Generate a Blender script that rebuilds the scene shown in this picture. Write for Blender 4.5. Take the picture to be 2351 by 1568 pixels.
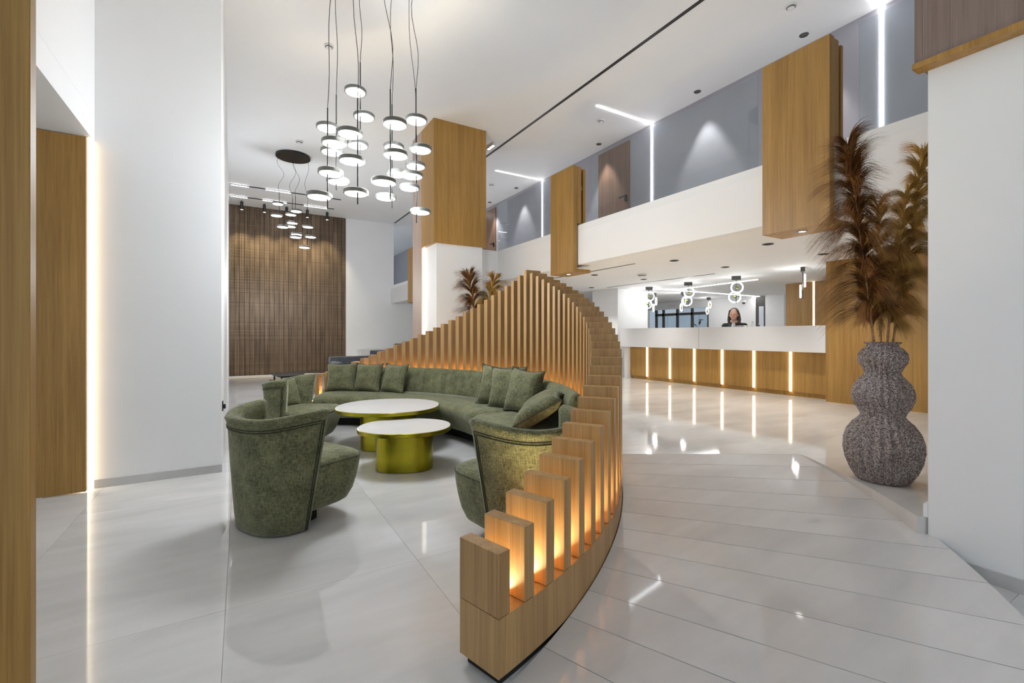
import bpy, bmesh, math, random
from mathutils import Vector, Matrix, Euler
random.seed(7)
for o in list(bpy.data.objects): bpy.data.objects.remove(o, do_unlink=True)
scene = bpy.context.scene
C = scene.collection
PI = math.pi
# ---------------------------------------------------------------- camera
# world axes follow the building: X runs across (towards the reception), Y runs along the gallery
U = (0.8593, 0.5114)
cam = bpy.data.cameras.new('camera'); cam_o = bpy.data.objects.new('camera', cam); C.objects.link(cam_o)
cam.sensor_width = 36; cam.lens = 36 * 1045 / 2351; cam.shift_y = -16 / 2351; cam.clip_start = .05
cam_o.location = (0, 0, 1.22); cam_o.rotation_euler = (PI / 2, 0, -math.asin(U[1]))
scene.camera = cam_o
# ---------------------------------------------------------------- world and exposure
world = bpy.data.worlds.new('world'); scene.world = world; world.use_nodes = True
bg = world.node_tree.nodes['Background']; bg.inputs[0].default_value = (.84, .93, 1, 1); bg.inputs[1].default_value = .85
scene.view_settings.view_transform = 'Standard'; scene.view_settings.look = 'None'
scene.view_settings.exposure = 0.06; scene.view_settings.gamma = 1; scene.view_settings.use_curve_mapping = False

def W(x, z, h=0.0):            # (right, ahead, up) as seen from the camera spot -> building axes
    return Vector((U[0] * x + U[1] * z, -U[1] * x + U[0] * z, h))
def PX(px, py, h):             # where a sight line meets the level h
    z = (1.22 - h) * 1045 / (py - 768); return W((px - 1175.5) / 1045 * z, z, h)
def BX(px, a):                 # X of a sight line on the plane Y = a
    m = (px - 1175.5) / 1045; return (m * U[0] * a + U[1] * a) / (U[0] - m * U[1])
def AY(px, b):                 # Y of a sight line on the plane X = b
    m = (px - 1175.5) / 1045; return (U[0] * b - m * U[1] * b) / (m * U[0] + U[1])

# ---------------------------------------------------------------- materials
def new_mat(name):
    m = bpy.data.materials.new(name); m.use_nodes = True
    return m, m.node_tree.nodes, m.node_tree.links, m.node_tree.nodes['Principled BSDF']
def setp(p, col=None, rough=None, metal=None, ior=None, spec=None):
    if col is not None: p.inputs['Base Color'].default_value = (*col, 1)
    if rough is not None: p.inputs['Roughness'].default_value = rough
    if metal is not None: p.inputs['Metallic'].default_value = metal
    if ior is not None: p.inputs['IOR'].default_value = ior
    if spec is not None: p.inputs['Specular IOR Level'].default_value = spec
def plain(name, col, rough=.6, metal=0, var=0.0, scale=6, bump=0, bscale=200):
    m, N, L, p = new_mat(name); setp(p, col, rough, metal)
    tc = N.new('ShaderNodeTexCoord')
    n = N.new('ShaderNodeTexNoise'); n.inputs['Scale'].default_value = scale; n.inputs['Detail'].default_value = 4
    L.new(tc.outputs['Object'], n.inputs['Vector'])
    r = N.new('ShaderNodeValToRGB')
    r.color_ramp.elements[0].position = .3; r.color_ramp.elements[1].position = .7
    r.color_ramp.elements[0].color = (*[c * (1 - var) for c in col], 1); r.color_ramp.elements[1].color = (*[min(1, c * (1 + var)) for c in col], 1)
    L.new(n.outputs['Fac'], r.inputs['Fac']); L.new(r.outputs['Color'], p.inputs['Base Color'])
    if bump:
        n2 = N.new('ShaderNodeTexNoise'); n2.inputs['Scale'].default_value = bscale; n2.inputs['Detail'].default_value = 2
        L.new(tc.outputs['Object'], n2.inputs['Vector'])
        b = N.new('ShaderNodeBump'); b.inputs['Strength'].default_value = bump; b.inputs['Distance'].default_value = .003
        L.new(n2.outputs['Fac'], b.inputs['Height']); L.new(b.outputs['Normal'], p.inputs['Normal'])
    return m
def emit(name, col, s):
    m = bpy.data.materials.new(name); m.use_nodes = True; N = m.node_tree.nodes; N.clear()
    e = N.new('ShaderNodeEmission'); o = N.new('ShaderNodeOutputMaterial'); e.inputs[0].default_value = (*col, 1); e.inputs[1].default_value = s
    m.node_tree.links.new(e.outputs[0], o.inputs[0]); return m
def wood(name, dark, light, rough=.42, sx=22, sz=.55):
    m, N, L, p = new_mat(name); setp(p, light, rough)
    tc = N.new('ShaderNodeTexCoord'); oi = N.new('ShaderNodeObjectInfo')
    add = N.new('ShaderNodeVectorMath'); add.operation = 'ADD'
    mul = N.new('ShaderNodeMath'); mul.operation = 'MULTIPLY'; mul.inputs[1].default_value = 37.
    L.new(oi.outputs['Random'], mul.inputs[0]); L.new(tc.outputs['Object'], add.inputs[0]); L.new(mul.outputs[0], add.inputs[1])
    def noise(s, detail):
        mp = N.new('ShaderNodeMapping'); mp.inputs['Scale'].default_value = s; L.new(add.outputs[0], mp.inputs['Vector'])
        n = N.new('ShaderNodeTexNoise'); n.inputs['Scale'].default_value = 1; n.inputs['Detail'].default_value = detail; n.inputs['Roughness'].default_value = .6
        L.new(mp.outputs[0], n.inputs['Vector']); return n
    a = noise((sx, sx, sz), 5); b = noise((sx * 7, sx * 7, sz * 5), 3); c = noise((2.2, 2.2, .5), 2)
    mx = N.new('ShaderNodeMix'); mx.inputs[0].default_value = .45; L.new(a.outputs['Fac'], mx.inputs[2]); L.new(b.outputs['Fac'], mx.inputs[3])
    mx2 = N.new('ShaderNodeMix'); mx2.inputs[0].default_value = .25; L.new(mx.outputs[0], mx2.inputs[2]); L.new(c.outputs['Fac'], mx2.inputs[3])
    r = N.new('ShaderNodeValToRGB'); r.color_ramp.elements[0].position = .36; r.color_ramp.elements[1].position = .62
    r.color_ramp.elements[0].color = (*dark, 1); r.color_ramp.elements[1].color = (*light, 1)
    L.new(mx2.outputs[0], r.inputs['Fac']); L.new(r.outputs['Color'], p.inputs['Base Color'])
    bp = N.new('ShaderNodeBump'); bp.inputs['Strength'].default_value = .12; bp.inputs['Distance'].default_value = .001
    L.new(b.outputs['Fac'], bp.inputs['Height']); L.new(bp.outputs['Normal'], p.inputs['Normal'])
    return m
def marble(name, a, b, rough=.05):
    m, N, L, p = new_mat(name); setp(p, b, rough, ior=1.62)
    tc = N.new('ShaderNodeTexCoord'); oi = N.new('ShaderNodeObjectInfo')
    mul = N.new('ShaderNodeMath'); mul.operation = 'MULTIPLY'; mul.inputs[1].default_value = 53.
    add = N.new('ShaderNodeVectorMath'); add.operation = 'ADD'
    L.new(oi.outputs['Random'], mul.inputs[0]); L.new(tc.outputs['Object'], add.inputs[0]); L.new(mul.outputs[0], add.inputs[1])
    def noise(s, rot, detail, dist):
        mp = N.new('ShaderNodeMapping'); mp.inputs['Rotation'].default_value = (0, 0, rot); mp.inputs['Scale'].default_value = s; L.new(add.outputs[0], mp.inputs['Vector'])
        n = N.new('ShaderNodeTexNoise'); n.inputs['Scale'].default_value = 1; n.inputs['Detail'].default_value = detail; n.inputs['Distortion'].default_value = dist
        L.new(mp.outputs[0], n.inputs['Vector']); return n
    n1 = noise((1.0, 2.6, 1), .9, 6, .6); n2 = noise((1.6, 14, 1), 1.1, 5, .4)
    mx = N.new('ShaderNodeMix'); mx.inputs[0].default_value = .2; L.new(n1.outputs['Fac'], mx.inputs[2]); L.new(n2.outputs['Fac'], mx.inputs[3])
    r = N.new('ShaderNodeValToRGB'); r.color_ramp.elements[0].position = .33; r.color_ramp.elements[1].position = .62
    r.color_ramp.elements[0].color = (*a, 1); r.color_ramp.elements[1].color = (*b, 1)
    L.new(mx.outputs[0], r.inputs['Fac']); L.new(r.outputs['Color'], p.inputs['Base Color'])
    return m
def fabric(name, dark, light, scale=1.0):
    m, N, L, p = new_mat(name); setp(p, light, .85, spec=.2)
    p.inputs['Sheen Weight'].default_value = .35; p.inputs['Sheen Roughness'].default_value = .45; p.inputs['Sheen Tint'].default_value = (.8, .82, .68, 1)
    tc = N.new('ShaderNodeTexCoord')
    def noise(s, d):
        mp = N.new('ShaderNodeMapping'); mp.inputs['Scale'].default_value = s; L.new(tc.outputs['Object'], mp.inputs['Vector'])
        n = N.new('ShaderNodeTexNoise'); n.inputs['Scale'].default_value = scale; n.inputs['Detail'].default_value = d; L.new(mp.outputs[0], n.inputs['Vector']); return n
    a = noise((170, 170, 34), 2); b = noise((42, 42, 200), 2); c = noise((9, 9, 9), 4)
    mx = N.new('ShaderNodeMix'); mx.inputs[0].default_value = .5; L.new(a.outputs['Fac'], mx.inputs[2]); L.new(b.outputs['Fac'], mx.inputs[3])
    mx2 = N.new('ShaderNodeMix'); mx2.inputs[0].default_value = .30; L.new(mx.outputs[0], mx2.inputs[2]); L.new(c.outputs['Fac'], mx2.inputs[3])
    r = N.new('ShaderNodeValToRGB'); r.color_ramp.elements[0].position = .36; r.color_ramp.elements[1].position = .64
    r.color_ramp.elements[0].color = (*dark, 1); r.color_ramp.elements[1].color = (*light, 1)
    L.new(mx2.outputs[0], r.inputs['Fac']); L.new(r.outputs['Color'], p.inputs['Base Color'])
    bp = N.new('ShaderNodeBump'); bp.inputs['Strength'].default_value = .25; bp.inputs['Distance'].default_value = .002
    L.new(mx.outputs[0], bp.inputs['Height']); L.new(bp.outputs['Normal'], p.inputs['Normal'])
    return m
def stone(name):
    m, N, L, p = new_mat(name); setp(p, (.2, .18, .18), .8)
    tc = N.new('ShaderNodeTexCoord'); v = N.new('ShaderNodeTexVoronoi'); v.inputs['Scale'].default_value = 190; L.new(tc.outputs['Object'], v.inputs['Vector'])
    n = N.new('ShaderNodeTexNoise'); n.inputs['Scale'].default_value = 7; n.inputs['Detail'].default_value = 4; L.new(tc.outputs['Object'], n.inputs['Vector'])
    sp = N.new('ShaderNodeSeparateColor'); L.new(v.outputs['Color'], sp.inputs[0])
    r = N.new('ShaderNodeValToRGB'); e = r.color_ramp.elements
    e[0].position = .0; e[0].color = (.05, .044, .046, 1); e[1].position = 1; e[1].color = (.55, .50, .48, 1)
    x = e.new(.35); x.color = (.20, .175, .175, 1); x = e.new(.72); x.color = (.38, .335, .33, 1)
    L.new(sp.outputs[0], r.inputs['Fac'])
    mx = N.new('ShaderNodeMix'); mx.data_type = 'RGBA'; mx.blend_type = 'MULTIPLY'; mx.inputs[0].default_value = .45
    r2 = N.new('ShaderNodeValToRGB'); r2.color_ramp.elements[0].color = (.6, .5, .4, 1); r2.color_ramp.elements[1].color = (1, 1, 1, 1); r2.color_ramp.elements[0].position = .35; r2.color_ramp.elements[1].position = .6
    L.new(n.outputs['Fac'], r2.inputs['Fac']); L.new(r.outputs['Color'], mx.inputs[6]); L.new(r2.outputs['Color'], mx.inputs[7])
    L.new(mx.outputs[2], p.inputs['Base Color'])
    bp = N.new('ShaderNodeBump'); bp.inputs['Strength'].default_value = .4; bp.inputs['Distance'].default_value = .003
    L.new(v.outputs['Distance'], bp.inputs['Height']); L.new(bp.outputs['Normal'], p.inputs['Normal'])
    return m
def meshwall(name):
    m, N, L, p = new_mat(name); setp(p, (.1, .065, .04), .34, .35)
    tc = N.new('ShaderNodeTexCoord'); oi = N.new('ShaderNodeObjectInfo')
    mul = N.new('ShaderNodeMath'); mul.operation = 'MULTIPLY'; mul.inputs[1].default_value = 19.
    add = N.new('ShaderNodeVectorMath'); add.operation = 'ADD'
    L.new(oi.outputs['Random'], mul.inputs[0]); L.new(tc.outputs['Object'], add.inputs[0]); L.new(mul.outputs[0], add.inputs[1])
    def noise(s, d):
        mp = N.new('ShaderNodeMapping'); mp.inputs['Scale'].default_value = s; L.new(add.outputs[0], mp.inputs['Vector'])
        n = N.new('ShaderNodeTexNoise'); n.inputs['Scale'].default_value = 1; n.inputs['Detail'].default_value = d; L.new(mp.outputs[0], n.inputs['Vector']); return n
    a = noise((70, 1, .6), 2); c = noise((2, 2, 1.2), 3)
    mpb = N.new('ShaderNodeMapping'); mpb.inputs['Scale'].default_value = (.3, 1, 24); L.new(tc.outputs['Object'], mpb.inputs['Vector'])
    b = N.new('ShaderNodeTexNoise'); b.inputs['Scale'].default_value = 1; b.inputs['Detail'].default_value = 3; L.new(mpb.outputs[0], b.inputs['Vector'])
    mx = N.new('ShaderNodeMix'); mx.inputs[0].default_value = .42; L.new(a.outputs['Fac'], mx.inputs[2]); L.new(b.outputs['Fac'], mx.inputs[3])
    mx2 = N.new('ShaderNodeMix'); mx2.inputs[0].default_value = .25; L.new(mx.outputs[0], mx2.inputs[2]); L.new(c.outputs['Fac'], mx2.inputs[3])
    r = N.new('ShaderNodeValToRGB'); r.color_ramp.elements[0].position = .38; r.color_ramp.elements[1].position = .66
    r.color_ramp.elements[0].color = (.05, .03, .016, 1); r.color_ramp.elements[1].color = (.27, .19, .12, 1)
    L.new(mx2.outputs[0], r.inputs['Fac']); L.new(r.outputs['Color'], p.inputs['Base Color'])
    bp = N.new('ShaderNodeBump'); bp.inputs['Strength'].default_value = .55; bp.inputs['Distance'].default_value = .012
    L.new(mx.outputs[0], bp.inputs['Height']); L.new(bp.outputs['Normal'], p.inputs['Normal'])
    return m
def glass(name, tint=(.9, .94, .95), refl=.9):
    m = bpy.data.materials.new(name); m.use_nodes = True; N = m.node_tree.nodes; L = m.node_tree.links; N.clear()
    t = N.new('ShaderNodeBsdfTransparent'); t.inputs[0].default_value = (*tint, 1)
    g = N.new('ShaderNodeBsdfGlossy'); g.inputs['Roughness'].default_value = .01
    lw = N.new('ShaderNodeLayerWeight'); lw.inputs[0].default_value = .5
    pw = N.new('ShaderNodeMath'); pw.operation = 'POWER'; pw.inputs[1].default_value = 4; L.new(lw.outputs['Facing'], pw.inputs[0])
    f = N.new('ShaderNodeMath'); f.operation = 'MULTIPLY_ADD'; f.inputs[1].default_value = .6; f.inputs[2].default_value = .04; L.new(pw.outputs[0], f.inputs[0])
    mx = N.new('ShaderNodeMixShader'); o = N.new('ShaderNodeOutputMaterial')
    L.new(f.outputs[0], mx.inputs[0]); L.new(t.outputs[0], mx.inputs[1]); L.new(g.outputs[0], mx.inputs[2]); L.new(mx.outputs[0], o.inputs[0])
    return m
M = dict(
    white=plain('white_paint', (.84, .845, .85), .6, var=.012, scale=2, bump=.05, bscale=300),
    ceil=plain('ceiling_paint', (.87, .87, .87), .75, var=.012, scale=1),
    grey=plain('gallery_grey_paint', (.37, .36, .40), .6, var=.03, scale=2),
    oak=wood('oak_veneer', (.26, .13, .024), (.47, .27, .07)),
    oakslat=wood('oak_slat', (.27, .145, .05), (.52, .32, .13), sx=30),
    pale=wood('pale_oak', (.37, .27, .22), (.52, .40, .33)),
    walnut=wood('walnut_veneer', (.15, .08, .05), (.27, .155, .10)),
    ash=wood('smoked_oak', (.16, .115, .095), (.27, .205, .175)),
    marble=marble('marble_tile', (.56, .56, .56), (.69, .69, .69)),
    marbler=marble('marble_ramp', (.60, .585, .58), (.71, .695, .69)),
    marblel=marble('marble_lobby', (.55, .535, .51), (.70, .685, .66), .06),
    grout=plain('grout', (.43, .42, .41), .8, var=.05),
    skirt=marble('marble_skirting', (.44, .435, .43), (.58, .575, .57), .2),
    green=fabric('green_chenille', (.036, .040, .020), (.235, .238, .130)),
    piping=plain('dark_green_piping', (.022, .027, .014), .8, var=.2, scale=30),
    charcoal=fabric('charcoal_fabric', (.045, .047, .055), (.10, .105, .12)),
    brass=plain('brushed_brass', (.33, .285, .02), .30, .95, var=.06, scale=12),
    tabletop=plain('white_lacquer_top', (.62, .61, .60), .3, var=.03, scale=3),
    black=plain('black_metal', (.012, .012, .013), .4, var=.1),
    blackm=plain('matt_black', (.006, .006, .006), .8, var=.1),
    darkgrey=plain('dark_grey_metal', (.09, .09, .09), .4, .3, var=.1),
    lampgrey=plain('grey_lamp_metal', (.17, .175, .165), .35, .5, var=.05),
    steel=plain('brushed_steel', (.25, .2, .15), .3, .9, var=.05),
    solid=plain('white_solid_surface', (.74, .745, .75), .35, var=.012, scale=2),
    plastic=plain('white_plastic', (.75, .75, .75), .5, var=.01),
    stone=stone('speckled_stone'),
    mesh=meshwall('bronze_woven_metal'),
    glass=glass('clear_glass'),
    plumeb=plain('dark_brown_plume', (.23, .095, .022), .6, var=.5, scale=9),
    plumet=plain('tan_plume', (.55, .34, .09), .6, var=.4, scale=9),
    stem=plain('dry_stem', (.36, .22, .10), .6, var=.35, scale=22),
    diffuser=emit('lit_diffuser', (1, .97, .92), 7),
    led=emit('white_led', (.97, .97, 1), 13),
    ledw=emit('warm_white_led', (1, .86, .62), 11),
    ledl=emit('lobby_led', (1, .98, .97), 17),
    ledc=emit('column_led', (1, .93, .8), 2.6),
    leda=emit('amber_led', (1, .80, .44), 560),
    ledb=emit('amber_back_led', (1, .62, .20), 60),
    bulb=emit('bulb', (1, .95, .85), 8),
    ringlit=emit('lit_ring', (1, .98, .95), 3.2),
    skin=plain('skin', (.55, .30, .21), .5, var=.06), hair=plain('dark_hair', (.035, .028, .026), .45, var=.3, scale=40),
    jacket=plain('black_jacket', (.012, .013, .014), .7, var=.2), shirt=plain('grey_shirt', (.5, .5, .52), .8, var=.1),
    lips=plain('lips', (.42, .12, .10), .5), eye=plain('dark_eye', (.02, .015, .012), .2),
    paper=plain('paper', (.82, .78, .68), .8, var=.02), facade=plain('far_facade', (.66, .72, .80), .8, var=.1, scale=1),
    leaf=plain('far_foliage', (.06, .075, .06), .8, var=.5, scale=6),
)
# ---------------------------------------------------------------- helpers
def tag(o, label, cat=None, group=None, kind=None):
    o['label'] = label
    if cat: o['category'] = cat
    if group: o['group'] = group
    if kind: o['kind'] = kind
    return o
def root(name, loc, label, cat, group=None, rz=0, kind=None):
    o = bpy.data.objects.new(name, None); C.objects.link(o); o.empty_display_size = .1
    o.location = loc; o.rotation_euler = (0, 0, rz); return tag(o, label, cat, group, kind)
def link(name, me, mat, parent=None, loc=(0, 0, 0), rz=0):
    if mat is not None and not me.materials: me.materials.append(M[mat])
    o = bpy.data.objects.new(name, me); C.objects.link(o); o.location = loc; o.rotation_euler = (0, 0, rz)
    if parent is not None: o.parent = parent
    return o
def mk(name, V, Fc, mat, parent=None, smooth=False, loc=(0, 0, 0), rz=0):
    me = bpy.data.meshes.new(name); me.from_pydata([tuple(v) for v in V], [], Fc)
    bm = bmesh.new(); bm.from_mesh(me); bmesh.ops.recalc_face_normals(bm, faces=bm.faces); bm.to_mesh(me); bm.free()
    if smooth:
        me.polygons.foreach_set('use_smooth', [True] * len(me.polygons))
        if smooth != 'all': me.set_sharp_from_angle(angle=math.radians(45))
    return link(name, me, mat, parent, loc, rz)
def box_data(x0, x1, y0, y1, z0, z1):
    V = [(x, y, z) for z in (z0, z1) for y in (y0, y1) for x in (x0, x1)]
    return V, [(0, 2, 3, 1), (4, 5, 7, 6), (0, 1, 5, 4), (2, 6, 7, 3), (0, 4, 6, 2), (1, 3, 7, 5)]
def bevel_mesh(me, w, seg=1):
    bm = bmesh.new(); bm.from_mesh(me); bmesh.ops.bevel(bm, geom=list(bm.edges), offset=w, segments=seg, affect='EDGES', profile=.5); bm.to_mesh(me); bm.free()
def box(name, x0, x1, y0, y1, z0, z1, mat, parent=None, bev=0, seg=1, centre=True):
    """axis box; its origin is the middle of its underside"""
    c = ((x0 + x1) / 2, (y0 + y1) / 2, z0) if centre else (0, 0, 0)
    V, Fc = box_data(x0 - c[0], x1 - c[0], y0 - c[1], y1 - c[1], z0 - c[2], z1 - c[2])
    o = mk(name, V, Fc, mat, parent, loc=c)
    if bev:
        bevel_mesh(o.data, bev, seg)
        if seg > 1: o.data.polygons.foreach_set('use_smooth', [True] * len(o.data.polygons))
    return o
def sbox(name, x0, x1, y0, y1, z0, z1, mat, label, cat='wall', **k):
    return tag(box(name, x0, x1, y0, y1, z0, z1, mat, **k), label, cat, kind='structure')
def prism_data(poly, z0, z1):
    from mathutils.geometry import tessellate_polygon
    n = len(poly); V = [(x, y, z0) for x, y in poly] + [(x, y, z1) for x, y in poly]
    T = tessellate_polygon([[Vector((x, y, 0)) for x, y in poly]])
    return V, [tuple(t) for t in T] + [tuple(i + n for i in t) for t in T] + [(i, (i + 1) % n, n + (i + 1) % n, n + i) for i in range(n)]
def loft(rings, cap=True, closed=True):
    n = len(rings[0]); V = [p for r in rings for p in r]; Fc = []
    for i in range(len(rings) - 1):
        for j in range(n if closed else n - 1):
            k = (j + 1) % n; Fc.append((i * n + j, i * n + k, (i + 1) * n + k, (i + 1) * n + j))
    if cap: Fc += [tuple(range(n))[::-1], tuple(range((len(rings) - 1) * n, len(rings) * n))]
    return V, Fc
def lathe_data(prof, n=32, rib=0, amp=0):
    rings = []
    for r, z in prof:
        rings.append([((r * (1 + amp * math.cos(rib * 2 * PI * j / n))) * math.cos(2 * PI * j / n), (r * (1 + amp * math.cos(rib * 2 * PI * j / n))) * math.sin(2 * PI * j / n), z) for j in range(n)])
    return loft(rings)
def lathe(name, prof, mat, parent=None, n=32, loc=(0, 0, 0), **k):
    V, Fc = lathe_data(prof, n, **k); return mk(name, V, Fc, mat, parent, smooth=True, loc=loc)
def tube_data(path, rad, n=6, closed=False):
    path = [Vector(p) for p in path]; m = len(path); rings = []; ref = None
    for i, p in enumerate(path):
        a = path[(i - 1) % m] if (closed or i > 0) else p; b = path[(i + 1) % m] if (closed or i < m - 1) else p
        t = (b - a).normalized()
        if ref is None: ref = Vector((0, 0, 1)) if abs(t.z) < .9 else Vector((1, 0, 0))
        s = t.cross(ref).normalized(); ref = s.cross(t).normalized()
        r = rad[i] if isinstance(rad, (list, tuple)) else rad
        rings.append([p + (s * math.cos(2 * PI * j / n) + ref * math.sin(2 * PI * j / n)) * r for j in range(n)])
    if closed: rings.append(rings[0])
    return loft(rings, cap=not closed)
def tube(name, path, rad, mat, parent=None, n=6, closed=False):
    V, Fc = tube_data(path, rad, n, closed); return mk(name, V, Fc, mat, parent, smooth='all')
def join_data(parts):
    V = []; Fc = []
    for v, f in parts:
        k = len(V); V += [tuple(p) for p in v]; Fc += [tuple(i + k for i in q) for q in f]
    return V, Fc
def copy_tree(o, parent=None):
    c = o.copy(); C.objects.link(c); c.parent = parent
    for ch in list(o.children): copy_tree(ch, c)
    return c
# ---------------------------------------------------------------- main measures
LOB = .24; CEIL = 5.0; SOF = 2.285; PTOP = 2.883; GAL = 6.34; PAR = 4.40
CC = W(-2.375, 3.735); ROT = -math.asin(U[1])       # centre of the round seating island; camera-frame angles turn by ROT
RI, RO = 2.984, 3.187
def PC(r, deg, z=0.0):
    a = math.radians(deg) + ROT; return Vector((CC.x + r * math.cos(a), CC.y + r * math.sin(a), z))
# ================================================================ THE SETTING
# ---- lower floor with its tiles
fl = sbox('floor', -6, 3.4, -4, 15.5, -.12, -.005, 'grout', 'pale polished marble tile floor of the lower seating area', 'floor')
tile_me = None
TX, TY = .88, 1.76
for i in range(-3, 4):
    for j in range(-2, 8):
        x0 = -.06 + i * TX; y0 = 2.38 + (j - 1) * TY
        if x0 > 3.2 or y0 > 15.4: continue
        if x0 > 2.95 and y0 > 4.5: continue
        x1 = min(x0 + TX, 3.4); y1 = min(y0 + TY, 15.5)
        o = box('tile', x0 + .0007, x1 - .0007, y0 + .0007, y1 - .0007, -.008, 0, 'marble')
        o.parent = fl; o.matrix_parent_inverse = Matrix.Translation(-Vector(fl.location))
# ---- ramp around the island
def ramp_z(d): return LOB * (1 + min(0, max(-42, d)) / 42)
RR0, RR1 = 3.192, 4.80
def sector(d0, d1, r0, r1, dz0, dz1, nd, nr):
    V = []; Fc = []; top = {}; bot = {}
    for i in range(nd + 1):
        d = d0 + (d1 - d0) * i / nd
        for j in range(nr + 1):
            p = PC(r0 + (r1 - r0) * j / nr, d); top[i, j] = len(V); V.append((p.x, p.y, ramp_z(d) + dz1)); bot[i, j] = len(V); V.append((p.x, p.y, (ramp_z(d) + dz0) if dz0 > -.5 else -.004))
    for i in range(nd):
        for j in range(nr):
            Fc.append((top[i, j], top[i, j + 1], top[i + 1, j + 1], top[i + 1, j])); Fc.append((bot[i, j], bot[i + 1, j], bot[i + 1, j + 1], bot[i, j + 1]))
    for i in range(nd):
        for j in (0, nr): Fc.append((top[i, j], top[i + 1, j], bot[i + 1, j], bot[i, j]))
    for j in range(nr):
        for i in (0, nd): Fc.append((top[i, j], top[i, j + 1], bot[i, j + 1], bot[i, j]))
    return V, Fc
V, Fc = sector(-42, 0, RR0, RR1, -1, -.006, 24, 1)
rampo = tag(mk('floor_ramp', V, Fc, 'grout'), 'pale marble ramp curving up around the slatted screen', 'ramp', kind='structure')
STEP = 3.5
for k in range(12):
    V, Fc = sector(-STEP * k - STEP + .03, -STEP * k - .03, RR0, RR1 + .004, -.008, 0, 4, 4)
    c = PC(4, -STEP * (k + .5)); V = [(x - c.x, y - c.y, z) for x, y, z in V]
    mk('tile', V, Fc, 'marbler', rampo, smooth=True, loc=(c.x, c.y, 0))
# ---- upper lobby floor
poly = [PC(4.735, -d) for d in (0, 2, 4, 6, 8, 10, 12, 14, 15.7)]
poly = [(p.x, p.y) for p in poly] + [(3.2, .94), (3.5, .8), (3.5, -3), (14, -3), (14, 15.5), (2.88, 15.5)]
d = 50.0
arc = []
while d > 0: arc.append(d); d -= 2.5
poly += [(PC(RR0, q).x, PC(RR0, q).y) for q in arc] + [(PC(RR0, 0).x, PC(RR0, 0).y)]
V, Fc = prism_data(poly, -.004, LOB)
tag(mk('floor_lobby', V, Fc, 'marblel'), 'pale polished marble floor of the upper reception lobby', 'floor', kind='structure')
# ---- ceilings
sbox('ceiling', -1.0, GAL, -1.6, 22, CEIL, CEIL + .2, 'ceil', 'high white ceiling over the double height hall', 'ceiling')
sbox('ceiling_lobby', PAR, 14, -.6, 22, SOF, PTOP - .1, 'ceil', 'low white ceiling under the gallery above the reception', 'ceiling')
sbox('ceiling_entrance', -5, -1.0, -3, 4.8, 2.75, 2.95, 'white', 'low white soffit above the oak wall on the left', 'ceiling')
# ---- left side walls
sbox('wall_left_bulkhead', -1.2, -1.0, -3, 4.8, 2.951, CEIL, 'white', 'white bulkhead wall above the low soffit on the left')
lw = sbox('wall_left', -1.3, -.15, 4.8, 5.4, 0, CEIL, 'white', 'white wall beside the glowing strip left of the seating area')
bx = box('baseboard', -1.0, -.145, 4.786, 4.7995, 0, .068, 'skirt'); tag(bx, 'grey marble baseboard under the white left wall', 'baseboard', kind='structure'); bx.name = 'baseboard_left'
V, Fc = prism_data([(-.15, 5.402), (-.30, 15.5), (-.6, 15.5), (-.6, 5.402)], 0, CEIL)
tag(mk('wall_left_return', V, Fc, 'white'), 'white side wall running back towards the bronze wall', 'wall', kind='structure')
sbox('wall_left_upper', -4, -1.301, 4.85, 5.4, 2.76, CEIL, 'white', 'white wall above the oak door on the left')
ow = sbox('wall_left_oak', -4, -1.03, 4.70, 4.74, .008, 2.745, 'oak', 'tall oak wall panel on the left next to the light strip')
tag(box('led_strip', -1.075, -1.045, 4.765, 4.795, .01, 2.74, 'ledw'), 'tall glowing light gap between oak panel and white wall on the left', 'light strip')
# foreground oak post
tag(box('oak_post', -1.0, -.455, 1.60, 1.64, 0, 4.9, 'oak', bev=.002), 'oak panel edge close to the camera at the far left', 'panel')
# ---- back wall
wb = sbox('wall_back', 2.93, 4.5, 15.5, 15.7, 0, CEIL, 'white', 'white end wall to the right of the bronze wall')
sbox('wall_back_lobby', 4.5, 14, 15.5, 15.7, LOB, SOF, 'white', 'white end wall under the gallery behind the slatted screen')
bm_ = sbox('wall_bronze', -.3, 2.93, 15.56, 15.7, 0, CEIL, 'blackm', 'bronze woven metal feature wall at the far end')
NB = 25
for k in range(NB):
    x0 = -.3 + 3.23 * k / NB
    o = box('slat', x0 + .004, x0 + 3.23 / NB - .004, 15.50 + random.uniform(0, .008), 15.56, .01, CEIL, 'mesh')
    o.parent = bm_; o.matrix_parent_inverse = Matrix.Translation(-Vector(bm_.location))
# ---- gallery: back wall, slab front, glass rail, doors
g1, g2, g3 = AY(1447, GAL), AY(1376, GAL), 0
sbox('wall_gallery', GAL, GAL + .2, -1.6, 22, PTOP - .1, CEIL + .2, 'grey', 'grey gallery wall behind the glass railing')
sbox('wall_gallery_end', PAR, GAL, 21.9, 22, PTOP - .1, CEIL, 'white', 'white end of the gallery')
A_R = 7.94
V, Fc = join_data([box_data(x0, x1, y0, y1, SOF - .002, PTOP) for x0, x1, y0, y1 in ((PAR, PAR + .12, -.6, A_R), (3.85, PAR + .12, A_R, A_R + .12), (3.85, 3.97, A_R + .12, 8.75), (3.85, PAR + .12, 8.75, 8.87), (PAR, PAR + .12, 8.87, 22))])
par = tag(mk('wall_parapet', V, Fc, 'white'), 'long white parapet of the gallery above the reception', 'parapet', kind='structure')
sbox('ceiling_gallery_bay', 3.97, PAR + .001, A_R + .12, 8.75, SOF + .01, SOF + .2, 'ceil', 'small white soffit beside the oak column', 'ceiling')
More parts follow.
